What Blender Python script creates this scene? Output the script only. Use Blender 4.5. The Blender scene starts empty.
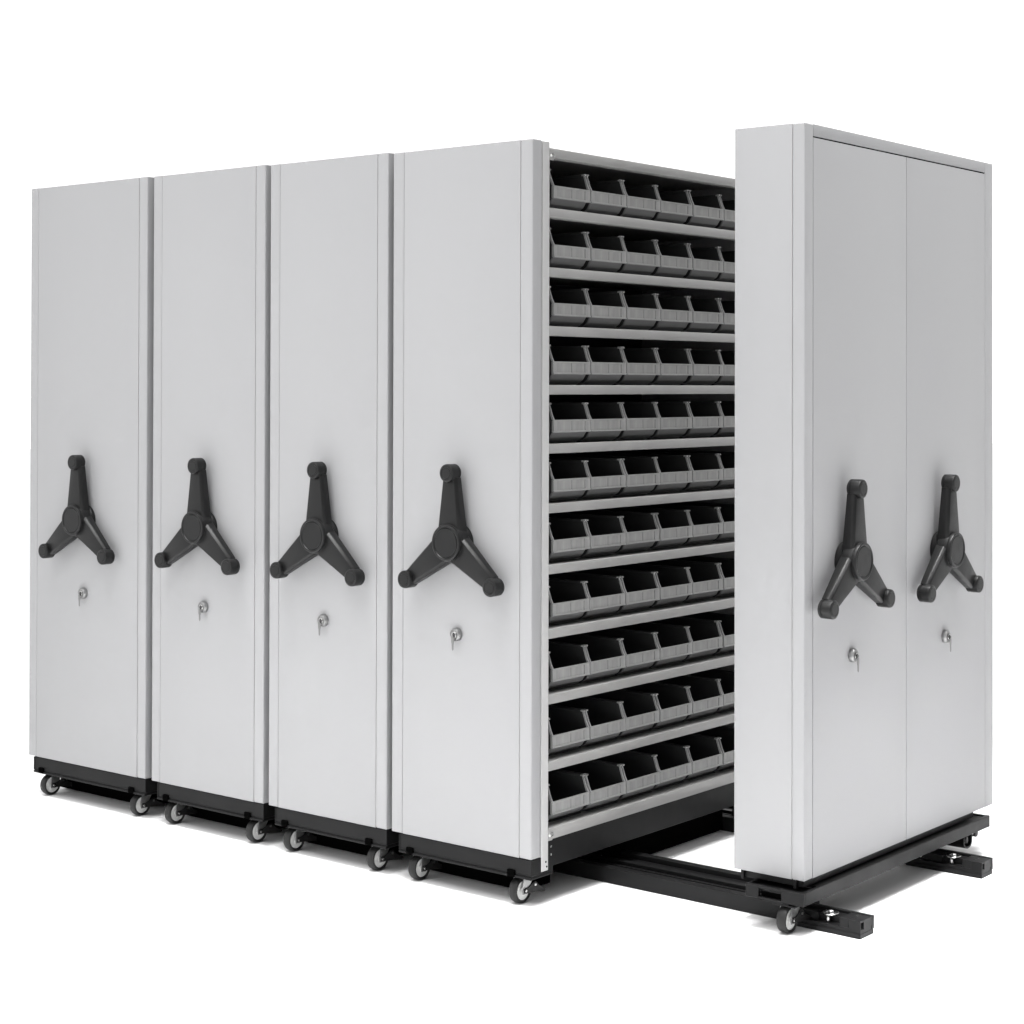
import bpy, bmesh, math, random
from mathutils import Vector, Matrix
random.seed(7)
S = bpy.context.scene
COL = S.collection
PI = math.pi
G = 0.065          # the measured heights below count from 65 mm under the floor

# ------------------------------------------------------------------ materials
def nodes(name):
    m = bpy.data.materials.new(name); m.use_nodes = True
    nt = m.node_tree
    return m, nt, nt.nodes['Principled BSDF']

def paint(name, col, rough=0.45, spec=0.5, bump=0.0, bscale=900.0, var=0.0, vscale=(3, 3, 3), metal=0.0, coat=0.0):
    m, nt, b = nodes(name)
    b.inputs['Base Color'].default_value = (*col, 1)
    b.inputs['Roughness'].default_value = rough
    b.inputs['Metallic'].default_value = metal
    b.inputs['Specular IOR Level'].default_value = spec
    tc = nt.nodes.new('ShaderNodeTexCoord')
    if var:
        mp = nt.nodes.new('ShaderNodeMapping'); mp.inputs['Scale'].default_value = vscale
        n = nt.nodes.new('ShaderNodeTexNoise'); n.inputs['Scale'].default_value = 1.0; n.inputs['Detail'].default_value = 6
        nt.links.new(tc.outputs['Object'], mp.inputs['Vector']); nt.links.new(mp.outputs['Vector'], n.inputs['Vector'])
        r = nt.nodes.new('ShaderNodeMapRange')
        r.inputs['From Min'].default_value = 0.3; r.inputs['From Max'].default_value = 0.7
        r.inputs['To Min'].default_value = 1 - var; r.inputs['To Max'].default_value = 1 + var
        nt.links.new(n.outputs['Fac'], r.inputs['Value'])
        mx = nt.nodes.new('ShaderNodeMix'); mx.data_type = 'RGBA'; mx.blend_type = 'MULTIPLY'
        mx.inputs['Factor'].default_value = 1
        mx.inputs['A'].default_value = (*col, 1)
        nt.links.new(r.outputs['Result'], mx.inputs['B'])
        nt.links.new(mx.outputs['Result'], b.inputs['Base Color'])
        r2 = nt.nodes.new('ShaderNodeMapRange')
        r2.inputs['From Min'].default_value = 0.3; r2.inputs['From Max'].default_value = 0.7
        r2.inputs['To Min'].default_value = rough - 0.06; r2.inputs['To Max'].default_value = rough + 0.06
        nt.links.new(n.outputs['Fac'], r2.inputs['Value']); nt.links.new(r2.outputs['Result'], b.inputs['Roughness'])
    if bump:
        n2 = nt.nodes.new('ShaderNodeTexNoise'); n2.inputs['Scale'].default_value = bscale; n2.inputs['Detail'].default_value = 2
        nt.links.new(tc.outputs['Object'], n2.inputs['Vector'])
        bp = nt.nodes.new('ShaderNodeBump'); bp.inputs['Strength'].default_value = bump; bp.inputs['Distance'].default_value = 0.001
        nt.links.new(n2.outputs['Fac'], bp.inputs['Height']); nt.links.new(bp.outputs['Normal'], b.inputs['Normal'])
    return m

PANEL = paint('grey_powder_coat', (0.355, 0.355, 0.362), 0.50, 0.30, bump=0.12, bscale=700, var=0.012, vscale=(2, 2, 1.2))
SHELF = paint('grey_shelf_steel', (0.31, 0.307, 0.303), 0.40, 0.45, bump=0.05, bscale=500, var=0.06, vscale=(4, 9, 30))
POST = paint('grey_post_steel', (0.50, 0.498, 0.496), 0.42, 0.4, bump=0.05, bscale=500, var=0.02, vscale=(9, 9, 2))
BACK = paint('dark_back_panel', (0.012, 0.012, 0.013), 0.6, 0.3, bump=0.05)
BLACK = paint('black_frame_paint', (0.007, 0.007, 0.0073), 0.48, 0.16, bump=0.15, bscale=450, var=0.10, vscale=(14, 14, 14))
RAILM = paint('black_rail_paint', (0.010, 0.010, 0.0104), 0.45, 0.18, bump=0.12, bscale=450, var=0.12, vscale=(5, 40, 40))
PLAST = paint('black_handle_plastic', (0.008, 0.008, 0.0082), 0.39, 0.32, bump=0.18, bscale=900, var=0.08, vscale=(30, 30, 30))
BINM = paint('shaded_bin_plastic', (0.035, 0.0355, 0.036), 0.45, 0.25, bump=0.10, bscale=500, var=0.08, vscale=(25, 25, 25))  # bin tub, near black to put the shade inside into the colour
BINL = paint('lit_bin_plastic', (0.31, 0.31, 0.307), 0.38, 0.45, bump=0.05, bscale=300, var=0.10, vscale=(10, 60, 8))  # same bin plastic, lightened where the front edges catch the light
SKIRT = paint('half_shaded_bin_plastic', (0.15, 0.151, 0.152), 0.42, 0.35, bump=0.08, bscale=500, var=0.08, vscale=(25, 25, 25))  # same bin plastic, toned down for the shade under the lip
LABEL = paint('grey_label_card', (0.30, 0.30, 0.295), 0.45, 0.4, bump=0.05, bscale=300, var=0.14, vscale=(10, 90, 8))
RUBBER = paint('dark_rubber', (0.014, 0.014, 0.0138), 0.45, 0.25, bump=0.12, bscale=600, var=0.15, vscale=(40, 40, 40))
DISC = paint('white_wheel_plastic', (0.80, 0.80, 0.79), 0.30, 0.5, var=0.05, vscale=(40, 40, 40))
CHROME = paint('zinc_plated_steel', (0.50, 0.50, 0.495), 0.24, 0.5, metal=1.0, var=0.08, vscale=(60, 60, 60))
FORKM = paint('dull_zinc_steel', (0.34, 0.34, 0.34), 0.36, 0.5, metal=0.9, var=0.12, vscale=(50, 50, 50))
KEYM = paint('nickel_key', (0.20, 0.20, 0.198), 0.36, 0.5, metal=0.5)
DARK = paint('dark_recess', (0.002, 0.002, 0.002), 0.9, 0.0)
FLOOR = paint('white_studio_floor', (0.96, 0.96, 0.96), 0.8, 0.0, var=0.006, vscale=(1, 1, 1))

# ------------------------------------------------------------------ mesh builder
OFF = {}
class MB:
    def __init__(self): self.bm = bmesh.new()
    def _merge(self, t, smooth=False):
        t.normal_update()
        me = bpy.data.meshes.new('tmp'); 
        for f in t.faces: f.smooth = smooth
        t.to_mesh(me); self.bm.from_mesh(me); bpy.data.meshes.remove(me); t.free()
    def box(self, x0, x1, y0, y1, z0, z1, bev=0.0, seg=2):
        t = bmesh.new()
        bmesh.ops.create_cube(t, size=1, matrix=Matrix.Translation(((x0+x1)/2, (y0+y1)/2, (z0+z1)/2)) @ Matrix.Diagonal((x1-x0, y1-y0, z1-z0, 1)))
        if bev: bmesh.ops.bevel(t, geom=list(t.edges), offset=bev, segments=seg, profile=0.5, affect='EDGES')
        self._merge(t); return self
    def prism(self, poly, fn, a0, a1, bev=0.0, seg=2):
        """poly: 2-D outline; fn(u, v, a) -> xyz; extruded from a0 to a1"""
        t = bmesh.new()
        A = [t.verts.new(fn(u, v, a0)) for u, v in poly]; B = [t.verts.new(fn(u, v, a1)) for u, v in poly]
        n = len(poly)
        t.faces.new(A); t.faces.new(B[::-1])
        for i in range(n): t.faces.new((A[i], B[i], B[(i+1) % n], A[(i+1) % n]))
        bmesh.ops.recalc_face_normals(t, faces=list(t.faces))
        if bev: bmesh.ops.bevel(t, geom=list(t.edges), offset=bev, segments=seg, profile=0.5, affect='EDGES')
        self._merge(t); return self
    def hull(self, A, B, bev=0.0, seg=2, capA=True, capB=True):
        """loft between two equal point loops"""
        t = bmesh.new()
        a = [t.verts.new(p) for p in A]; b = [t.verts.new(p) for p in B]; n = len(a)
        if capA: t.faces.new(a)
        if capB: t.faces.new(b[::-1])
        for i in range(n): t.faces.new((a[i], b[i], b[(i+1) % n], a[(i+1) % n]))
        bmesh.ops.recalc_face_normals(t, faces=list(t.faces))
        if bev: bmesh.ops.bevel(t, geom=list(t.edges), offset=bev, segments=seg, profile=0.5, affect='EDGES')
        self._merge(t); return self
    def lathe(self, c, axis, prof, n=40):
        """prof: (radius, height along axis) from one pole to the other"""
        ax = Vector(axis).normalized(); c = Vector(c)
        u = ax.orthogonal().normalized(); v = ax.cross(u)
        t = bmesh.new(); rings = []
        for r, h in prof:
            if r < 1e-7: rings.append([t.verts.new(c + ax*h)])
            else: rings.append([t.verts.new(c + ax*h + (u*math.cos(2*PI*k/n) + v*math.sin(2*PI*k/n))*r) for k in range(n)])
        for a, b in zip(rings, rings[1:]):
            for k in range(n):
                k2 = (k+1) % n
                if len(a) == 1 and len(b) == 1: continue
                if len(a) == 1: t.faces.new((a[0], b[k], b[k2]))
                elif len(b) == 1: t.faces.new((a[k], b[0], a[k2]))
                else: t.faces.new((a[k], b[k], b[k2], a[k2]))
        bmesh.ops.recalc_face_normals(t, faces=list(t.faces))
        self._merge(t, smooth=True); return self
    def build(self, name, mat, parent=None, off=(0, 0, 0)):
        """off: world point (raw heights) of the parent's origin; vertices are stored relative to it"""
        if parent is not None and parent.name in OFF: off = OFF[parent.name]     # a sub-part keeps its part's origin
        bmesh.ops.translate(self.bm, verts=list(self.bm.verts), vec=-Vector(off))
        me = bpy.data.meshes.new(name); self.bm.to_mesh(me); self.bm.free()
        me.set_sharp_from_angle(angle=math.radians(32))
        me.materials.append(mat)
        o = bpy.data.objects.new(name, me); COL.objects.link(o)
        if parent:
            o.parent = parent
            OFF[o.name] = off
        return o

def cyl(r, h0, h1, b=0.0):
    if not b: return [(0, h0), (r, h0), (r, h1), (0, h1)]
    return [(0, h0), (r-b, h0), (r-b*0.3, h0+b*0.3), (r, h0+b), (r, h1-b), (r-b*0.3, h1-b*0.3), (r-b, h1), (0, h1)]

def tag(o, label=None, cat=None, group=None, kind=None):
    if label: o['label'] = label
    if cat: o['category'] = cat
    if group: o['group'] = group
    if kind: o['kind'] = kind
    return o
def empty(name, loc):
    o = bpy.data.objects.new(name, None); COL.objects.link(o); o.location = loc; o.empty_display_size = 0.1
    return o
def dup(o, parent=None, loc=None, rotz=None):
    c = o.copy(); COL.objects.link(c); c.parent = parent
    if loc is not None: c.location = loc
    if rotz is not None: c.rotation_euler.z = rotz
    for ch in o.children: dup(ch, c)
    return c

# ------------------------------------------------------------------ the setting
MB().box(-30, 30, -30, 40, -0.05, 0.0).build('floor', FLOOR)['kind'] = 'structure'

# ------------------------------------------------------------------ repeated parts (built once, then copied)
def make_handle():
    """three-armed crank wheel; local frame: wall plane y = 0, sticks out towards -y, origin on the hub axis"""
    A = [math.radians(a) for a in (90, -144.5, -36)]; R = 0.197
    m = MB()
    for a in A:
        d = Vector((math.cos(a), 0, math.sin(a))); s = Vector((-math.sin(a), 0, math.cos(a)))
        def sec(r, wb, wt, yb, yt):
            c = d*r
            return [c + s*wb + Vector((0, -yb, 0)), c + s*wb + Vector((0, -(yt-0.009), 0)), c + s*wt + Vector((0, -yt, 0)),
                    c - s*wt + Vector((0, -yt, 0)), c - s*wb + Vector((0, -(yt-0.009), 0)), c - s*wb + Vector((0, -yb, 0))]
        m.hull(sec(0.012, 0.046, 0.0385, 0.018, 0.054), sec(R-0.012, 0.0245, 0.0190, 0.024, 0.051), bev=0.0018)
    # rounded shoulder of the hub
    m.lathe((0, 0, 0), (0, -1, 0), [(0, 0.018), (0.050, 0.018), (0.055, 0.024), (0.056, 0.044), (0.0535, 0.053), (0.051, 0.055), (0, 0.055)], 48)
    h = m.build('crank_handle', PLAST)
    MB().lathe((0, 0, 0), (0, -1, 0), [(0, 0.0), (0.051, 0.0), (0.053, 0.003), (0.053, 0.012), (0.048, 0.018), (0, 0.018)], 48).build('mounting_flange', PLAST, h)
    MB().lathe((0, 0, 0), (0, -1, 0), [(0, 0.050), (0.0505, 0.050), (0.0525, 0.053), (0.0525, 0.060), (0.0512, 0.0632), (0.0485, 0.0645), (0.0455, 0.0640),
                                      (0.0430, 0.0612), (0.0415, 0.0612), (0.0400, 0.0630), (0, 0.0636)], 56).build('hub_cap', PLAST, h)
    for a in A:
        c = (R*math.cos(a), 0, R*math.sin(a))
        MB().lathe(c, (0, -1, 0), [(0, 0.022), (0.0225, 0.022), (0.0255, 0.025), (0.0255, 0.0305), (0.0238, 0.0315), (0.0238, 0.0330), (0.0258, 0.0340), (0.0258, 0.0575), (0.0248, 0.0605),
                   (0.0225, 0.0620), (0.0180, 0.0622), (0.0168, 0.0610), (0.0160, 0.0622), (0, 0.0626)], 40).build('knob', PLAST, h)
    return h

def make_lock():
    m = MB().lathe((0, 0, 0), (0, -1, 0), [(0, 0), (0.0190, 0), (0.0195, 0.003), (0.0190, 0.011), (0.0165, 0.0145), (0.0130, 0.0150), (0.0120, 0.0128), (0, 0.0128)], 36)
    l = m.build('lock', FORKM)
    MB().lathe((0, 0, 0), (0, -1, 0), [(0, 0.0127), (0.0098, 0.0127), (0.0098, 0.0162), (0.0085, 0.0172), (0, 0.0172)], 28).build('lock_cylinder', CHROME, l)
    MB().box(-0.0018, 0.0018, -0.0178, -0.0170, -0.0058, 0.0058).build('keyhole', DARK, l)
    return l

def make_key():
    """hangs from the lock: bit in the cylinder, ring and a thin blade swinging down"""
    m = MB()
    m.box(-0.0026, 0.0026, -0.0225, -0.0180, -0.0035, 0.0035, 0.0008, 1)
    m.prism([(-0.0046, -0.004), (0.0046, -0.004), (0.0054, -0.020), (0.0036, -0.025), (0.0030, -0.041), (0, -0.045), (-0.0026, -0.041), (-0.0036, -0.025), (-0.0054, -0.020)],
            lambda u, v, a: (u, a, v), -0.0215, -0.0200, 0.0004, 1)
    k = m.build('key', KEYM); return k

WR = 0.0362
def make_caster():
    """swivel caster, wheel rolling along y; origin on the floor under the wheel"""
    m = MB(); T = 0.0785
    m.lathe((0, 0.020, T-0.014), (0, 0, 1), cyl(0.021, 0, 0.009, 0.002), 28)      # swivel bearing
    for s in (-1, 1):                                                          # fork cheeks
        m.prism([(-0.010, WR-0.010), (0.009, WR-0.011), (0.034, T-0.014), (0.034, T-0.009), (-0.006, T-0.009), (-0.013, WR+0.004)],
                lambda u, v, a: (a, u, v), s*0.0170-0.0012, s*0.0170+0.0012, 0.0005, 1)
    m.box(-0.0164, 0.0164, 0.000, 0.034, T-0.0135, T-0.0095, 0.001, 1)
    c = m.build('caster', FORKM)
    MB().box(-0.034, 0.034, -0.020, 0.052, T-0.0055, T-0.0002, 0.001, 1).build('top_plate', BLACK, c)
    MB().lathe((0, 0, WR), (1, 0, 0), [(0.0268, -0.0115), (0.0315, -0.0150), (0.0345, -0.0128), (WR, -0.007), (WR, 0.007), (0.0345, 0.0128), (0.0315, 0.0150), (0.0268, 0.0115), (0.0268, -0.0115)], 48).build('tyre', RUBBER, c)
    MB().lathe((0, 0, WR), (1, 0, 0), [(0, -0.012), (0.008, -0.012), (0.009, -0.0085), (0.0268, -0.0105), (0.0268, 0.0105), (0.009, 0.0085), (0.008, 0.012), (0, 0.012)], 40).build('wheel_disc', DISC, c)
    b = MB().lathe((0, 0, WR), (1, 0, 0), [(0, -0.0225), (0.0045, -0.0225), (0.0045, -0.0180), (0.0036, -0.0178), (0.0036, 0.0178), (0.0046, 0.0180), (0.0046, 0.0225), (0.0032, 0.0235), (0, 0.0235)], 18)
    b.build('axle_bolt', CHROME, c)
    p = MB()                                                                    # brake housing and pedal
    p.prism([(-0.006, WR-0.007), (0.012, WR-0.009), (0.046, WR-0.012), (0.086, WR-0.019), (0.092, WR-0.015), (0.088, WR-0.009), (0.060, WR+0.004), (0.045, WR+0.019), (0.030, WR+0.016), (0.010, WR+0.007), (-0.006, WR+0.007)],
            lambda u, v, a: (a, u, v), 0.0178, 0.0212, 0.001, 1)
    p.prism([(0.040, WR-0.011), (0.086, WR-0.019), (0.093, WR-0.015), (0.088, WR-0.010), (0.058, WR+0.002), (0.042, WR+0.006)],
            lambda u, v, a: (a, u, v), -0.0190, 0.0177, 0.0015, 1)
    p.build('brake_pedal', RUBBER, c)
    n = MB()
    n.lathe((0.0212, 0.040, WR+0.010), (1, 0, 0), [(0, 0), (0.0040, 0), (0.0040, 0.003), (0, 0.0036)], 6)
    n.build('brake_bolt', CHROME, c)
    return c

BW, BD = 0.0868, 0.43      # half width and depth of a bin
def make_bin():
    """stacking bin, open sloped front towards +x; origin at the front lip on its base line"""
    m = MB()
    def loop(z, xf, xb, hw, r):   # rounded-front outline
        pts = [(xb, -hw)]
        for k in range(7):
            a = -PI/2 + k*PI/12
            pts.append((xf - r + r*math.cos(a), -hw + r + r*math.sin(a)))
        for k in range(7):
            a = k*PI/12
            pts.append((xf - r + r*math.cos(a), hw - r + r*math.sin(a)))
        pts.append((xb, hw))
        return [(x, y, z) for x, y in pts]
    rings = [loop(0.0, -0.046, -BD+0.02, 0.0765, 0.006), loop(0.004, -0.036, -BD+0.016, 0.0775, 0.006), loop(0.016, -0.018, -BD+0.008, 0.0795, 0.005), loop(0.033, -0.008, -BD, 0.0810, 0.004)]
    skirt = MB()                                                                # curved lower front, shade below the lip put into its colour
    sk = [[(x + 0.0006, y, z) for x, y, z in rg[1:-1]] for rg in rings]
    for a, b2 in zip(sk, sk[1:]):
        t = bmesh.new()
        A = [t.verts.new(p) for p in a]; B = [t.verts.new(p) for p in b2]
        for k in range(len(A)-1): t.faces.new((A[k], A[k+1], B[k+1], B[k]))
        skirt._merge(t, smooth=True)
    for i in range(3): m.hull(rings[i], rings[i+1], capA=(i == 0), capB=False)
    m.hull([(x, y*0.96, 0.006 + 0*z) for x, y, z in rings[2]], [(x, y*0.96, 0.007) for x, y, z in rings[2]])    # inner floor
    for s in (-1, 1):                                                          # side walls
        y0, y1 = (s*(BW-0.0005), s*(BW-0.004)) if s < 0 else (s*(BW-0.004), s*(BW-0.0005))
        m.prism([(-0.0062, 0.0315), (-0.0062, 0.066), (-0.024, 0.111), (-BD, 0.111), (-BD, 0.0315)], lambda u, v, a: (u, a, v), y0, y1)
        y0, y1 = (s*BW, s*(BW-0.0080)) if s < 0 else (s*(BW-0.0080), s*BW)
        m.prism([(-0.0265, 0.1090), (-0.0265, 0.1145), (-BD, 0.1145), (-BD, 0.1090)], lambda u, v, a: (u, a, v), y0, y1, 0.0008, 1)   # top rim
    m.box(-BD, -BD+0.004, -BW+0.001, BW-0.001, 0.030, 0.114)
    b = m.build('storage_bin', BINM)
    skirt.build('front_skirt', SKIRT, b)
    m = MB()                                                                    # front frame, coloured lighter as the lit part of the bin
    m.box(-0.008, -0.002, -BW, BW, 0.0320, 0.066, 0.0008, 1)                    # front lip
    m.box(-0.003, 0.0015, -BW, BW, 0.0625, 0.0675, 0.001, 1)                    # rolled top edge
    m.box(-0.003, 0.0025, -BW, BW, 0.0315, 0.0362, 0.001, 1)                    # ledge under the label
    m.box(-0.003, 0.0010, -BW, -BW+0.015, 0.0362, 0.0625, 0.0008, 1)            # label frame ends
    m.box(-0.003, 0.0010, BW-0.024, BW, 0.0362, 0.0625, 0.0008, 1)
    for s in (-1, 1):                                                          # sloping rims with a small ear at the top
        y0, y1 = (s*BW, s*(BW-0.0048)) if s < 0 else (s*(BW-0.0048), s*BW)
        m.prism([(0.001, 0.0670), (-0.0060, 0.0800), (-0.0170, 0.1110), (-0.0225, 0.1110), (-0.0130, 0.0800), (-0.008, 0.0670)], lambda u, v, a: (u, a, v), y0, y1, 0.0007, 1)
        y0, y1 = (s*(BW+0.0009), s*(BW-0.0078)) if s < 0 else (s*(BW-0.0078), s*(BW+0.0009))
        m.box(-0.0270, -0.0135, y0, y1, 0.1105, 0.1155, 0.0012, 1)
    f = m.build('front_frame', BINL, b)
    l = MB()
    l.box(-0.0022, -0.0006, -BW+0.016, -0.0025, 0.0362, 0.0625)
    l.box(-0.0022, -0.0006, -0.0010, BW-0.026, 0.0362, 0.0625)
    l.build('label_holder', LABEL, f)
    return b

handle0, lock0, caster0, bin0, key0 = make_handle(), make_lock(), make_caster(), make_bin(), make_key()
used = set()
def place(proto, parent, loc, rotz=0.0):
    if proto not in used:
        used.add(proto); proto.parent = parent; proto.location = loc; proto.rotation_euler.z = rotz; return proto
    return dup(proto, parent, loc, rotz)

# ------------------------------------------------------------------ cabinets of the row
ZB, ZT = 0.200, 2.200
DEPTH = 1.25
def end_panel(root, off, x0, x1, side_y, ZT):
    """the flat end: centre sheet between two folded trim strips, thin joints between them"""
    tw = 0.043
    MB().box(x0+0.010, x1-0.010, 0.0030, 0.030, ZB+0.004, ZT-0.006).build('panel_backing', POST, root, off)
    MB().box(x0+tw+0.0008, x1-tw-0.0008, 0.0, 0.020, ZB, ZT-0.001, 0.0009).build('front_panel', PANEL, root, off)
    for s in (0, 1):
        m = MB()
        if s == 0: m.box(x0, x0+tw-0.0008, 0.0, 0.020, ZB, ZT, 0.003, 3); m.box(x0, x0+0.018, 0.0201, side_y, ZB, ZT, 0.001, 1)
        else: m.box(x1-tw+0.0008, x1, 0.0, side_y, ZB, ZT, 0.004, 3)
        m.build('trim_strip', PANEL, root, off)
def base_frame(root, off, x0, x1, depth):
    m = MB()
    xl = x0 + 0.029
    m.box(xl, x1-0.0005, 0.002, 0.10, 0.1535, 0.1985, 0.0015, 1)               # front rail
    m.box(xl, x1-0.0005, 0.0035, 0.10, 0.1500, 0.1535)
    m.box(xl, x1-0.0005, -0.0015, 0.10, 0.1435, 0.1500, 0.0015, 1)              # bottom lip
    m.box(xl, xl+0.0035, -0.0002, 0.02, 0.1515, 0.1975, 0.0008, 1)              # folded left corner
    m.box(xl, x0+0.07, 0.10, depth-0.06, 0.150, 0.195)
    m.box(x1-0.045, x1-0.004, 0.10, depth-0.06, 0.165, 0.195)
    m.box(xl, x1-0.0005, depth-0.06, depth, 0.1435, 0.1985)
    m.box(xl+0.02, x1-0.02, 0.10, depth-0.06, 0.185, 0.1885)
    MB().box(xl+0.004, x1-0.11, 0.112, 0.230, 0.0720, 0.1838, 0.002, 1).build('shade_block', DARK, root, off)  # added black block, deepens the shade behind the front casters
    f = m.build('base_frame', BLACK, root, off)
    for cx in (x0+0.072, x1-0.072):                                             # dark bracket over each caster
        MB().box(cx-0.012, cx+0.014, -0.0045, 0.010, 0.1440, 0.1640, 0.002, 1).build('caster_bracket', DARK, f)
    return f
def crank_lock_key(root, base, x, hz, lz, label):
    place(handle0, root, Vector((x, 0, hz-G)) - base)
    place(lock0, root, Vector((x-0.009, 0, lz-G)) - base)
    k = place(key0, None, (x-0.009, 0, lz-G), 0.0)
    tag(k, label, 'key', 'keys hanging in the cabinet locks')

ROW = [(-1.2700, -0.6372, 1.048, 0.7945, 'storage_cabinet', 'tall grey closed cabinet at the far left end of the row', 'small silver key in the lock of the far left cabinet'),
       (-0.6054, -0.0701, 1.054, 0.7952, 'storage_cabinet', 'tall grey closed cabinet next to the far left one, second in the row', 'small silver key in the lock of the second cabinet from the left'),
       (-0.0463, 0.4550, 1.057, 0.7960, 'storage_cabinet', 'tall grey closed cabinet just left of the cabinet with the open bin shelves', 'small silver key in the lock of the third cabinet from the left'),
       (0.4759, 1.0000, 1.0655, 0.8003, 'storage_cabinet', 'tall grey cabinet with a long open side of shelves filled with dark bins', 'small silver key in the lock of the cabinet with the open shelves')]
CXY = 0.034
roots = []
for i, (x0, x1, hz, lz, nm, lab, klab) in enumerate(ROW):
    ZT = 2.2 + (0.0055, 0.0035, 0.0005, -0.0035)[i]
    base = Vector(((x0+x1)/2, DEPTH/2, 0))
    off = base + Vector((0, 0, G))
    root = tag(empty(nm, base), lab, 'cabinet', 'grey cabinets standing in the row')
    roots.append(root)
    end_panel(root, off, x0, x1, 0.0435, ZT)
    base_frame(root, off, x0, x1, DEPTH)
    for cx in (x0+0.080, x1-0.066):
        place(caster0, root, Vector((cx, CXY, 0)) - base)
        place(caster0, root, Vector((cx, DEPTH-0.06, 0)) - base)
    crank_lock_key(root, base, (x0+x1)/2, hz, lz, klab)
    if i < 3:
        MB().box(x0+0.002, x1-0.002, 0.045, DEPTH, ZB, ZT-0.002, 0.001, 1).build('cabinet_body', PANEL, root, off)

# ---- the open cabinet: posts, shelves, back, beam
x0, x1 = ROW[3][:2]
root = roots[3]; base = Vector(((x0+x1)/2, DEPTH/2, 0)); off = base + Vector((0, 0, G))
def post(ya, yb, z0, z1):
    m = MB(); m.box(x1-0.030, x1+0.001, ya, yb, z0, z1, 0.0012, 1)
    p = m.build('upright_post', POST, root, off)
    return p
p = post(0.0450, 0.0755, 0.1585, 2.194)
h = MB()
for (dy, z) in ((0.0645, 0.1835), (0.0685, 0.1695)):
    h.lathe((x1+0.0008, dy, z), (1, 0, 0), [(0, 0.0), (0.0030, 0.0), (0.0030, 0.0007), (0, 0.0008)], 14)
h.build('bolt_hole', DARK, p)
post(1.212, 1.245, 0.1585, 2.194)
LIPS = [(2.1785, 2.1517), (2.0105, 1.9832), (1.8433, 1.8170), (1.6784, 1.6515), (1.5130, 1.4863), (1.3477, 1.3208), (1.1798, 1.1535), (1.0088, 0.9825), (0.8297, 0.8020), (0.6452, 0.6186), (0.4580, 0.4320), (0.2715, 0.2405)]
for k, (zt, zb) in enumerate(LIPS):
    m = MB()
    m.box(x1-0.0135, x1-0.0005, 0.0765, 1.211, zb, zt, 0.0022, 2)
    m.box(x0+0.022, x1-0.0133, 0.044, 1.2465, zt-0.004, zt-0.0008)
    m.box(x1-0.0300, x1-0.0160, 0.0765, 1.211, zb, zb+0.002)
    m.build('shelf' if k else 'top_cover', SHELF, root, off)
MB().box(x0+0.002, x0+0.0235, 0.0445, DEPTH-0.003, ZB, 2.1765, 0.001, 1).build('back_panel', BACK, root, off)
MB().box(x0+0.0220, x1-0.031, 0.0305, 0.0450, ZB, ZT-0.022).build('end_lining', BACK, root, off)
MB().box(x0+0.0030, x1-0.002, 1.2452, DEPTH, ZB, 2.1795).build('rear_panel', PANEL, root, off)
bm_ = MB().box(x1-0.0185, x1-0.0020, 0.0765, 1.211, 0.1655, 0.2490, 0.001, 1)
bm_.box(x1-0.060, x1-0.0190, 0.101, 1.18, 0.2000, 0.2060)
beam = bm_.build('side_beam', BLACK, root, off)
MB().box(x1-0.095, x1-0.070, 0.460, 1.09, 0.0720, 0.1998, 0.001, 1).build('shade_block', DARK, root, off)  # added black wall, set back to darken the floor under the beam
r = MB()
for z in (0.1985, 0.2215): r.lathe((x1-0.0019, 0.0905, z), (1, 0, 0), [(0, 0), (0.0034, 0), (0.0030, 0.0018), (0, 0.0026)], 14)
r.build('rivet', CHROME, beam)
for (z0, z1) in ((2.1440, 2.1690), (0.2390, 0.2680)):                        # hooked corner brackets with a bolt
    m = MB().prism([(0.0757, z0), (0.0930, z0), (0.0940, z0+0.004), (0.1000, z0+0.007), (0.1000, z1), (0.0757, z1)], lambda u, v, a: (a, u, v), x1-0.0004, x1+0.0018, 0.0006, 1)
    b = m.build('corner_bracket', SHELF, root, off)
    MB().lathe((x1+0.0018, 0.0900, (z0+z1)/2+0.002), (1, 0, 0), [(0, 0), (0.0062, 0), (0.0062, 0.0008), (0.0040, 0.0012), (0.0040, 0.0034), (0, 0.0040)], 18).build('bolt', CHROME, b)
    MB().lathe((x1+0.0018, 0.0795, (z0+z1)/2), (1, 0, 0), [(0, 0), (0.0035, 0), (0.0035, 0.0026), (0, 0.0030)], 14).build('stud', DISC, b)

# ------------------------------------------------------------------ bins on the shelves
ORD = ['nearest the front post', 'second from the front post', 'third from the front post', 'third from the separate cabinet', 'second from the separate cabinet', 'partly hidden by the separate cabinet']
ROWN = ['on the topmost shelf', 'on second shelf from the top', 'on third shelf from the top', 'on fourth shelf from the top', 'on fifth shelf from the top', 'on the middle shelf',
        'on fifth shelf from the bottom', 'on fourth shelf from the bottom', 'on third shelf from the bottom', 'on second shelf from the bottom', 'on the bottom shelf']
PITCH = 0.1785
for rI in range(11):
    zt = LIPS[rI+1][0]
    for c in range(6):
        y = 0.1150 + BW + c*PITCH + random.uniform(-0.0004, 0.0004)
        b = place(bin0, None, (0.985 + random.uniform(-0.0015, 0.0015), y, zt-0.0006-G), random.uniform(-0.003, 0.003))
        tag(b, 'dark bin %s, %s' % (ROWN[rI], ORD[c]), 'bin', 'dark grey bins on the open shelves')

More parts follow.
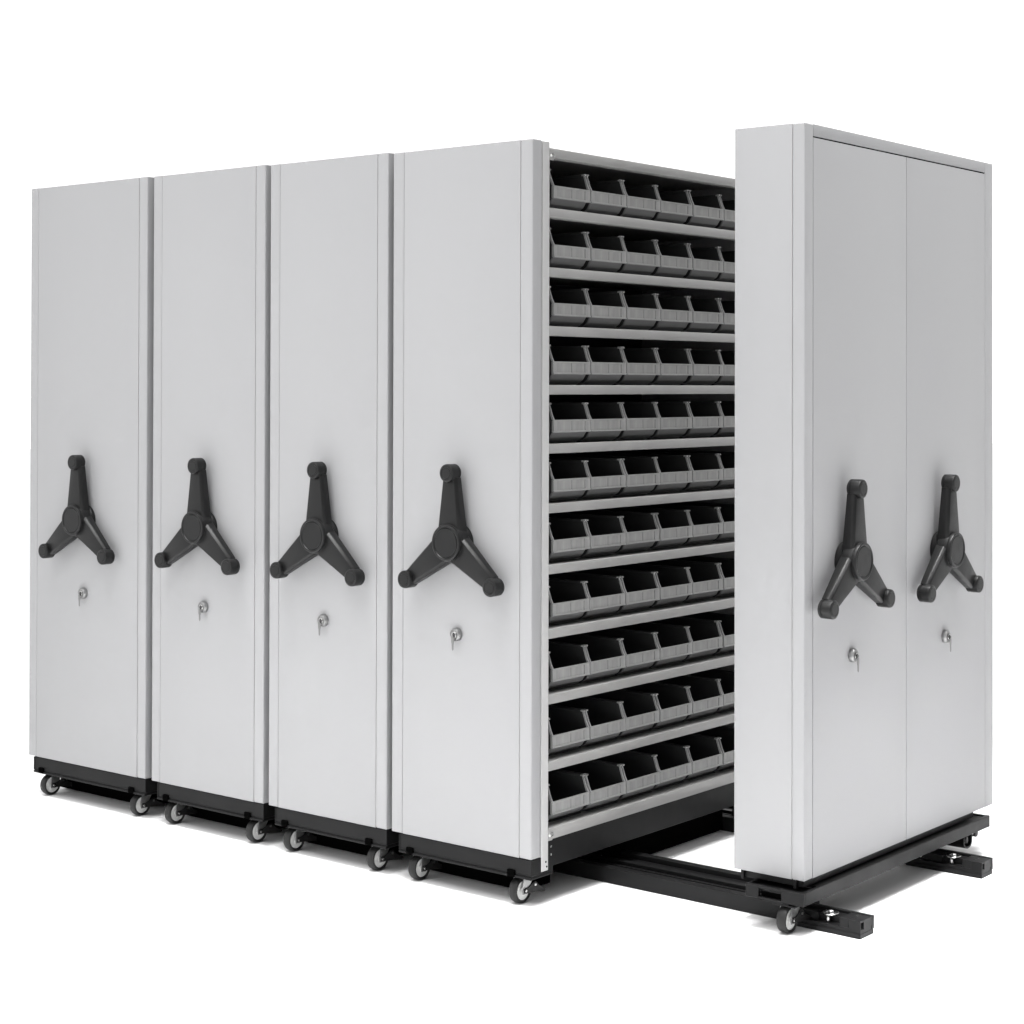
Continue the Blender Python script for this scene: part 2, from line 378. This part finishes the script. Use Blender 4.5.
# ------------------------------------------------------------------ the separate cabinet
X0, X1, Y0, Y1, Z0, Z1 = 1.4821, 1.6988, 0.278, 1.4466, 0.2030, 2.2110
base = Vector(((X0+X1)/2, (Y0+Y1)/2, 0)); off = base + Vector((0, 0, G))
root = tag(empty('storage_cabinet', base), 'grey cabinet standing apart at right, two crank handles on its long side', 'cabinet')
GX = 1.6614
MB().box(X0+0.004, X1-0.0045, Y0+0.0030, Y1-0.003, Z0+0.003, Z1-0.003).build('cabinet_body', POST, root, off)
MB().box(X0, GX-0.0007, Y0, Y0+0.0058, Z0, Z1, 0.0012).build('front_panel', PANEL, root, off)
# side frame: corner post, rear stile, top rail; two leaves between them
YS0, YS1, YM, ZD = 0.3239, 1.392, 0.8625, 2.1755
MB().box(GX+0.0007, X1, Y0, YS0-0.0008, Z0, Z1, 0.0035, 3).build('corner_post', PANEL, root, off)
MB().box(X1-0.0058, X1, YS1+0.0008, Y1, Z0, Z1, 0.0012).build('rear_stile', PANEL, root, off)
MB().box(X1-0.0058, X1-0.0002, YS0, YS1, ZD+0.0040, Z1, 0.0006).build('top_rail', PANEL, root, off)
MB().box(X1-0.0044, X1-0.0030, YS0, YS1, ZD+0.0002, ZD+0.0038).build('door_gap', DARK, root, off)
leafs = []
for a, b in ((YS0+0.0006, YM-0.0014), (YM+0.0014, YS1-0.0006)):
    leafs.append(MB().box(X1-0.0058, X1-0.0002, a, b, Z0, ZD, 0.0008).build('door', PANEL, root, off))
for (hy, hz, ly, lz, rt, lab) in ((0.4900, 1.0360, 0.535, 0.7715, 0.5, 'small silver key in the nearer lock of the separate cabinet'), (1.0640, 1.0285, 1.107, 0.7635, 0.5, 'small silver key in the farther lock of the separate cabinet')):
    h = place(handle0, root, Vector((X1, hy, hz-G)) - base)
    h.rotation_euler = (0, math.radians(-rt), PI/2)
    h.rotation_mode = 'XYZ'
    place(lock0, root, Vector((X1, ly, lz-G)) - base, PI/2)
    tag(place(key0, None, (X1, ly, lz-G), PI/2), lab, 'key', 'keys hanging in the cabinet locks')
# undercarriage
m = MB()
m.box(X0+0.0205, X1-0.008, Y0+0.012, 1.325, 0.1835, 0.2028, 0.001, 1)
m.build('plinth', BLACK, root, off)
q = MB()
for x in (1.5015, 1.6640): q.box(x, x+0.009, Y0+0.0030, Y0+0.016, 0.1790, 0.2027, 0.0008, 1)
q.build('plinth_bracket', BLACK, root, off)
FX0, FX1, FY0, FY1, FZ0, FZ1 = 1.543, 1.7205, 0.2370, 1.380, 0.1480, 0.1835
m = MB()
hx0, hx1 = 1.583, 1.652
m.box(FX0, hx0, FY0, FY0+0.012, FZ0, FZ1, 0.0015, 1); m.box(hx1, FX1, FY0, FY0+0.012, FZ0, FZ1, 0.0015, 1)
m.box(hx0-0.001, hx1+0.001, FY0+0.0002, FY0+0.012, FZ1-0.0075, FZ1-0.0003); m.box(hx0-0.001, hx1+0.001, FY0+0.0002, FY0+0.012, FZ0+0.0003, FZ0+0.0055)
m.box(FX0+0.001, FX1-0.013, FY0+0.0120, 0.34, FZ1-0.0160, FZ1-0.0120)
m.box(FX0+0.0005, FX0+0.008, FY0+0.0120, 0.34, FZ0+0.001, FZ1-0.001)
m.box(FX1-0.0120, FX1-0.0003, FY0+0.0121, FY1-0.0005, FZ0+0.0003, FZ1-0.0003, 0.0012, 1)       # long side bar
m.box(1.530, FX1-0.0121, 0.341, FY1-0.012, FZ1-0.0120, FZ1-0.0050)                             # tray
m.box(1.560, FX1-0.0005, FY1-0.0118, FY1, FZ0, FZ1-0.0010, 0.001, 1)
m.box(1.530, 1.545, 0.341, FY1-0.012, FZ0, FZ1-0.0125)
fr = m.build('chassis_frame', BLACK, root, off)
MB().box(hx0, hx1, FY0+0.016, FY0+0.020, FZ0, FZ1-0.017).build('slot_back', DARK, fr)
c5 = place(caster0, root, Vector((1.6560, 0.2640, 0)) - base)
place(caster0, root, Vector((1.56, 1.30, 0)) - base)
m = MB().box(FX0+0.05, FX0+0.13, FY0+0.004, FY0+0.06, 0.1437, 0.1478, 0.001, 1)
m.lathe((FX0+0.04, FY0+0.006, 0.1450), (0, 0, 1), cyl(0.004, 0, 0.003), 12)
m.build('mounting_plate', BLACK, root, off)
# rear roller bracket: rounded channel hanging below the frame
m = MB()
prof = [(-0.030, 0.1475)]
for k in range(13):
    a = PI + k*PI/12
    prof.append((0.030*math.cos(a), 0.120 + 0.021*math.sin(a)))
prof += [(0.030, 0.1475), (0.025, 0.1475)]
for k in range(12, -1, -1):
    a = PI + k*PI/12
    prof.append((0.025*math.cos(a), 0.120 + 0.016*math.sin(a)))
prof += [(-0.025, 0.1475)]
m.prism(prof, lambda u, v, a: (a, 1.268+u, v), 1.575, 1.700)
m.box(1.575, 1.690, 1.2435, 1.2925, 0.112, 0.146)
rb = m.build('roller_bracket', BLACK, root, off)
MB().lathe((1.6905, 1.268, 0.124), (1, 0, 0), cyl(0.010, 0.0, 0.006, 0.002), 20).build('roller', RUBBER, rb)
MB().lathe((1.7000, 1.2955, 0.142), (1, 0, 0), [(0, 0), (0.005, 0), (0.0045, 0.003), (0, 0.004)], 14).build('bracket_bolt', CHROME, rb)
MB().lathe((1.700, 1.318, 0.1375), (1, 0, 0), cyl(0.012, -0.03, 0.006, 0.003), 24).build('roller', RUBBER, rb)

# ------------------------------------------------------------------ floor rails
def rail(y, label, xe, bolts, wide, shift):
    base = Vector(((xe-1.2)/2, y+0.04, 0)); off = base + Vector((0, 0, G))
    root = tag(empty('floor_rail', base), label, 'rail', 'black floor rails under the cabinets')
    za = 0.107; W = 0.074; xc = xe - 0.245
    xs = -1.2
    cut0, cut1 = xe-0.135, xe-0.062
    m = MB()
    # solid channel up to the separate cabinet
    m.box(xs, xc, y, y+0.030, G, za+0.0035, 0.0015, 1)
    m.box(xs, xc, y+0.0301, y+wide-0.0301, G, za-0.010)
    m.box(xs, xc, y+0.058, y+0.064, za-0.0102, za-0.002, 0.001, 1)
    m.box(xs, xc, y+0.092, y+0.112, za-0.0102, za+0.001, 0.001, 1)
    m.box(xs, xc, y+wide-0.030, y+wide, G, za+0.0045, 0.0015, 1)
    b = m.build('channel', RAILM, root, off)
    m = MB()
    for xx in (0.98, 1.22, 1.42): m.lathe((xx, y+0.075, za-0.0102), (0, 0, 1), [(0, 0), (0.0045, 0), (0.0045, 0.003), (0, 0.004)], 12)
    m.build('screw', FORKM, b)
    y -= shift; za = 0.1115
    # the narrower end piece: lower step, open slot for the levelling foot, closed nose
    m = MB()
    m.box(xc+0.0005, xe, y, y+W, G, G+0.0130, 0.001, 1)
    m.box(xc+0.0005, xe-0.0012, y+0.0025, y+W, G+0.0131, G+0.0230)
    m.box(xc+0.0005, cut0, y+0.020, y+W-0.010, G+0.0231, za-0.0040)
    m.box(cut0, cut1, y+0.030, y+W-0.010, G+0.0231, za-0.0060)
    m.box(xc+0.0005, xe+0.001, y+W-0.0095, y+W+0.002, G+0.0131, za+0.0015, 0.001, 1)
    m.box(cut1, xe-0.035, y+0.0015, y+W-0.0098, G+0.0231, za, 0.001, 1)
    m.box(xe-0.0345, xe, y+0.0195, y+W-0.0098, G+0.0232, za-0.0002)             # nose, with a tall slot beside its front skin
    m.box(xe-0.0345, xe-0.0002, y+0.0016, y+0.0050, G+0.0231, za-0.0003)
    m.box(xe-0.0345, xe-0.0004, y+0.0051, y+0.0194, za-0.0045, za-0.0004)
    e = m.build('end_piece', RAILM, root, off)
    MB().box(xe-0.0344, xe-0.008, y+0.0052, y+0.0193, G+0.0232, za-0.0046).build('end_slot', DARK, e)
    MB().lathe((xe-0.030, y+0.040, za+0.0002), (0, 0, 1), [(0, 0), (0.0030, 0), (0.0030, 0.001), (0, 0.0016)], 12).build('pin', CHROME, e)
    for bx in bolts:
        f = MB().lathe((bx, y+0.034, za-0.0050), (0, 0, 1), [(0, 0.0), (0.021, 0.0), (0.022, 0.001), (0.022, 0.0035), (0.0205, 0.0045), (0.012, 0.0045), (0.0110, 0.0035), (0, 0.0035)], 30)
        f = f.build('levelling_foot', CHROME, root, off)
        MB().lathe((bx, y+0.034, za-0.0014), (0, 0, 1), [(0, 0), (0.0085, 0), (0.0085, 0.0045), (0.006, 0.006), (0, 0.0062)], 6).build('bolt_head', FORKM, f)
        MB().lathe((bx+0.002, y+0.018, G+0.0235), (0, 0, 1), cyl(0.0055, 0, 0.016, 0.001), 14).build('bolt_shank', CHROME, f)
rail(0.3520, 'black floor rail nearest the viewer, with a bolt at its protruding end', 1.8360, [1.730], 0.200, 0.022)
rail(1.1000, 'black floor rail farther back, emerging behind the separate cabinet', 1.8270, [1.722, 1.622], 0.200, 0.012)

# ------------------------------------------------------------------ light
W = bpy.data.worlds.new('World'); S.world = W; W.use_nodes = True
nt = W.node_tree; bg = nt.nodes['Background']
bg.inputs['Color'].default_value = (1, 1, 1, 1); bg.inputs['Strength'].default_value = 1.0
tc = nt.nodes.new('ShaderNodeTexCoord'); sp = nt.nodes.new('ShaderNodeSeparateXYZ')
nt.links.new(tc.outputs['Generated'], sp.inputs['Vector'])
mr = nt.nodes.new('ShaderNodeMapRange')          # white studio all round, dimmer on the right-hand side
mr.interpolation_type = 'SMOOTHSTEP'
mr.inputs['From Min'].default_value = 0.05; mr.inputs['From Max'].default_value = 0.90
mr.inputs['To Min'].default_value = 1.29; mr.inputs['To Max'].default_value = 0.22
nt.links.new(sp.outputs['X'], mr.inputs['Value']); nt.links.new(mr.outputs['Result'], bg.inputs['Strength'])

def area(name, loc, aim, size, size_y, power, col=(1, 1, 1)):
    l = bpy.data.lights.new(name, 'AREA'); l.shape = 'RECTANGLE'; l.size = size; l.size_y = size_y; l.energy = power; l.color = col
    o = bpy.data.objects.new(name, l); COL.objects.link(o); o.location = loc
    o.rotation_euler = (Vector(aim) - Vector(loc)).to_track_quat('-Z', 'Y').to_euler()
    return o
LIGHTS = [((0.4, -0.95, 4.6), (0.4, -0.95, 0), 3.4, 1.0, 38, 42),
          ((2.5, 0.9, 4.6), (2.5, 0.9, 0), 1.2, 2.6, 42, 42),
          ((1.25, 0.7, 4.6), (1.25, 0.7, 0), 0.3, 1.2, 9, 50),
          ((0.9, -3.6, 6.5), (0.6, 0, 0.8), 2.4, 2.4, 70, 120)]
for k, (loc, aim, sx, sy, pw, spr) in enumerate(LIGHTS):
    o = area('studio_softbox', loc, aim, sx, sy, pw)
    o.data.spread = math.radians(spr)

# ------------------------------------------------------------------ camera
yaw, pitch, roll, f = 0.6806, 0.0095, 0.0024, 1831.19
fwd = Vector((-math.sin(yaw)*math.cos(pitch), math.cos(yaw)*math.cos(pitch), math.sin(pitch)))
right = Vector((math.cos(yaw), math.sin(yaw), 0)); up = right.cross(fwd)
c, s = math.cos(roll), math.sin(roll)
r2, u2 = right*c + up*s, up*c - right*s
cam = bpy.data.cameras.new('camera'); co = bpy.data.objects.new('camera', cam); COL.objects.link(co)
M = Matrix((( r2.x, u2.x, -fwd.x, 4.1459), (r2.y, u2.y, -fwd.y, -3.9748), (r2.z, u2.z, -fwd.z, 1.5109-G), (0, 0, 0, 1)))
co.matrix_world = M
cam.sensor_width = 36; cam.lens = f*36/1024; cam.shift_y = -143.734/1024
cam.clip_start = 0.05; cam.clip_end = 200
S.camera = co
S.view_settings.view_transform = 'Standard'; S.view_settings.look = 'None'; S.view_settings.gamma = 1; S.view_settings.exposure = 0
S.view_settings.use_curve_mapping = False
S.cycles.max_bounces = 8; S.cycles.diffuse_bounces = 5
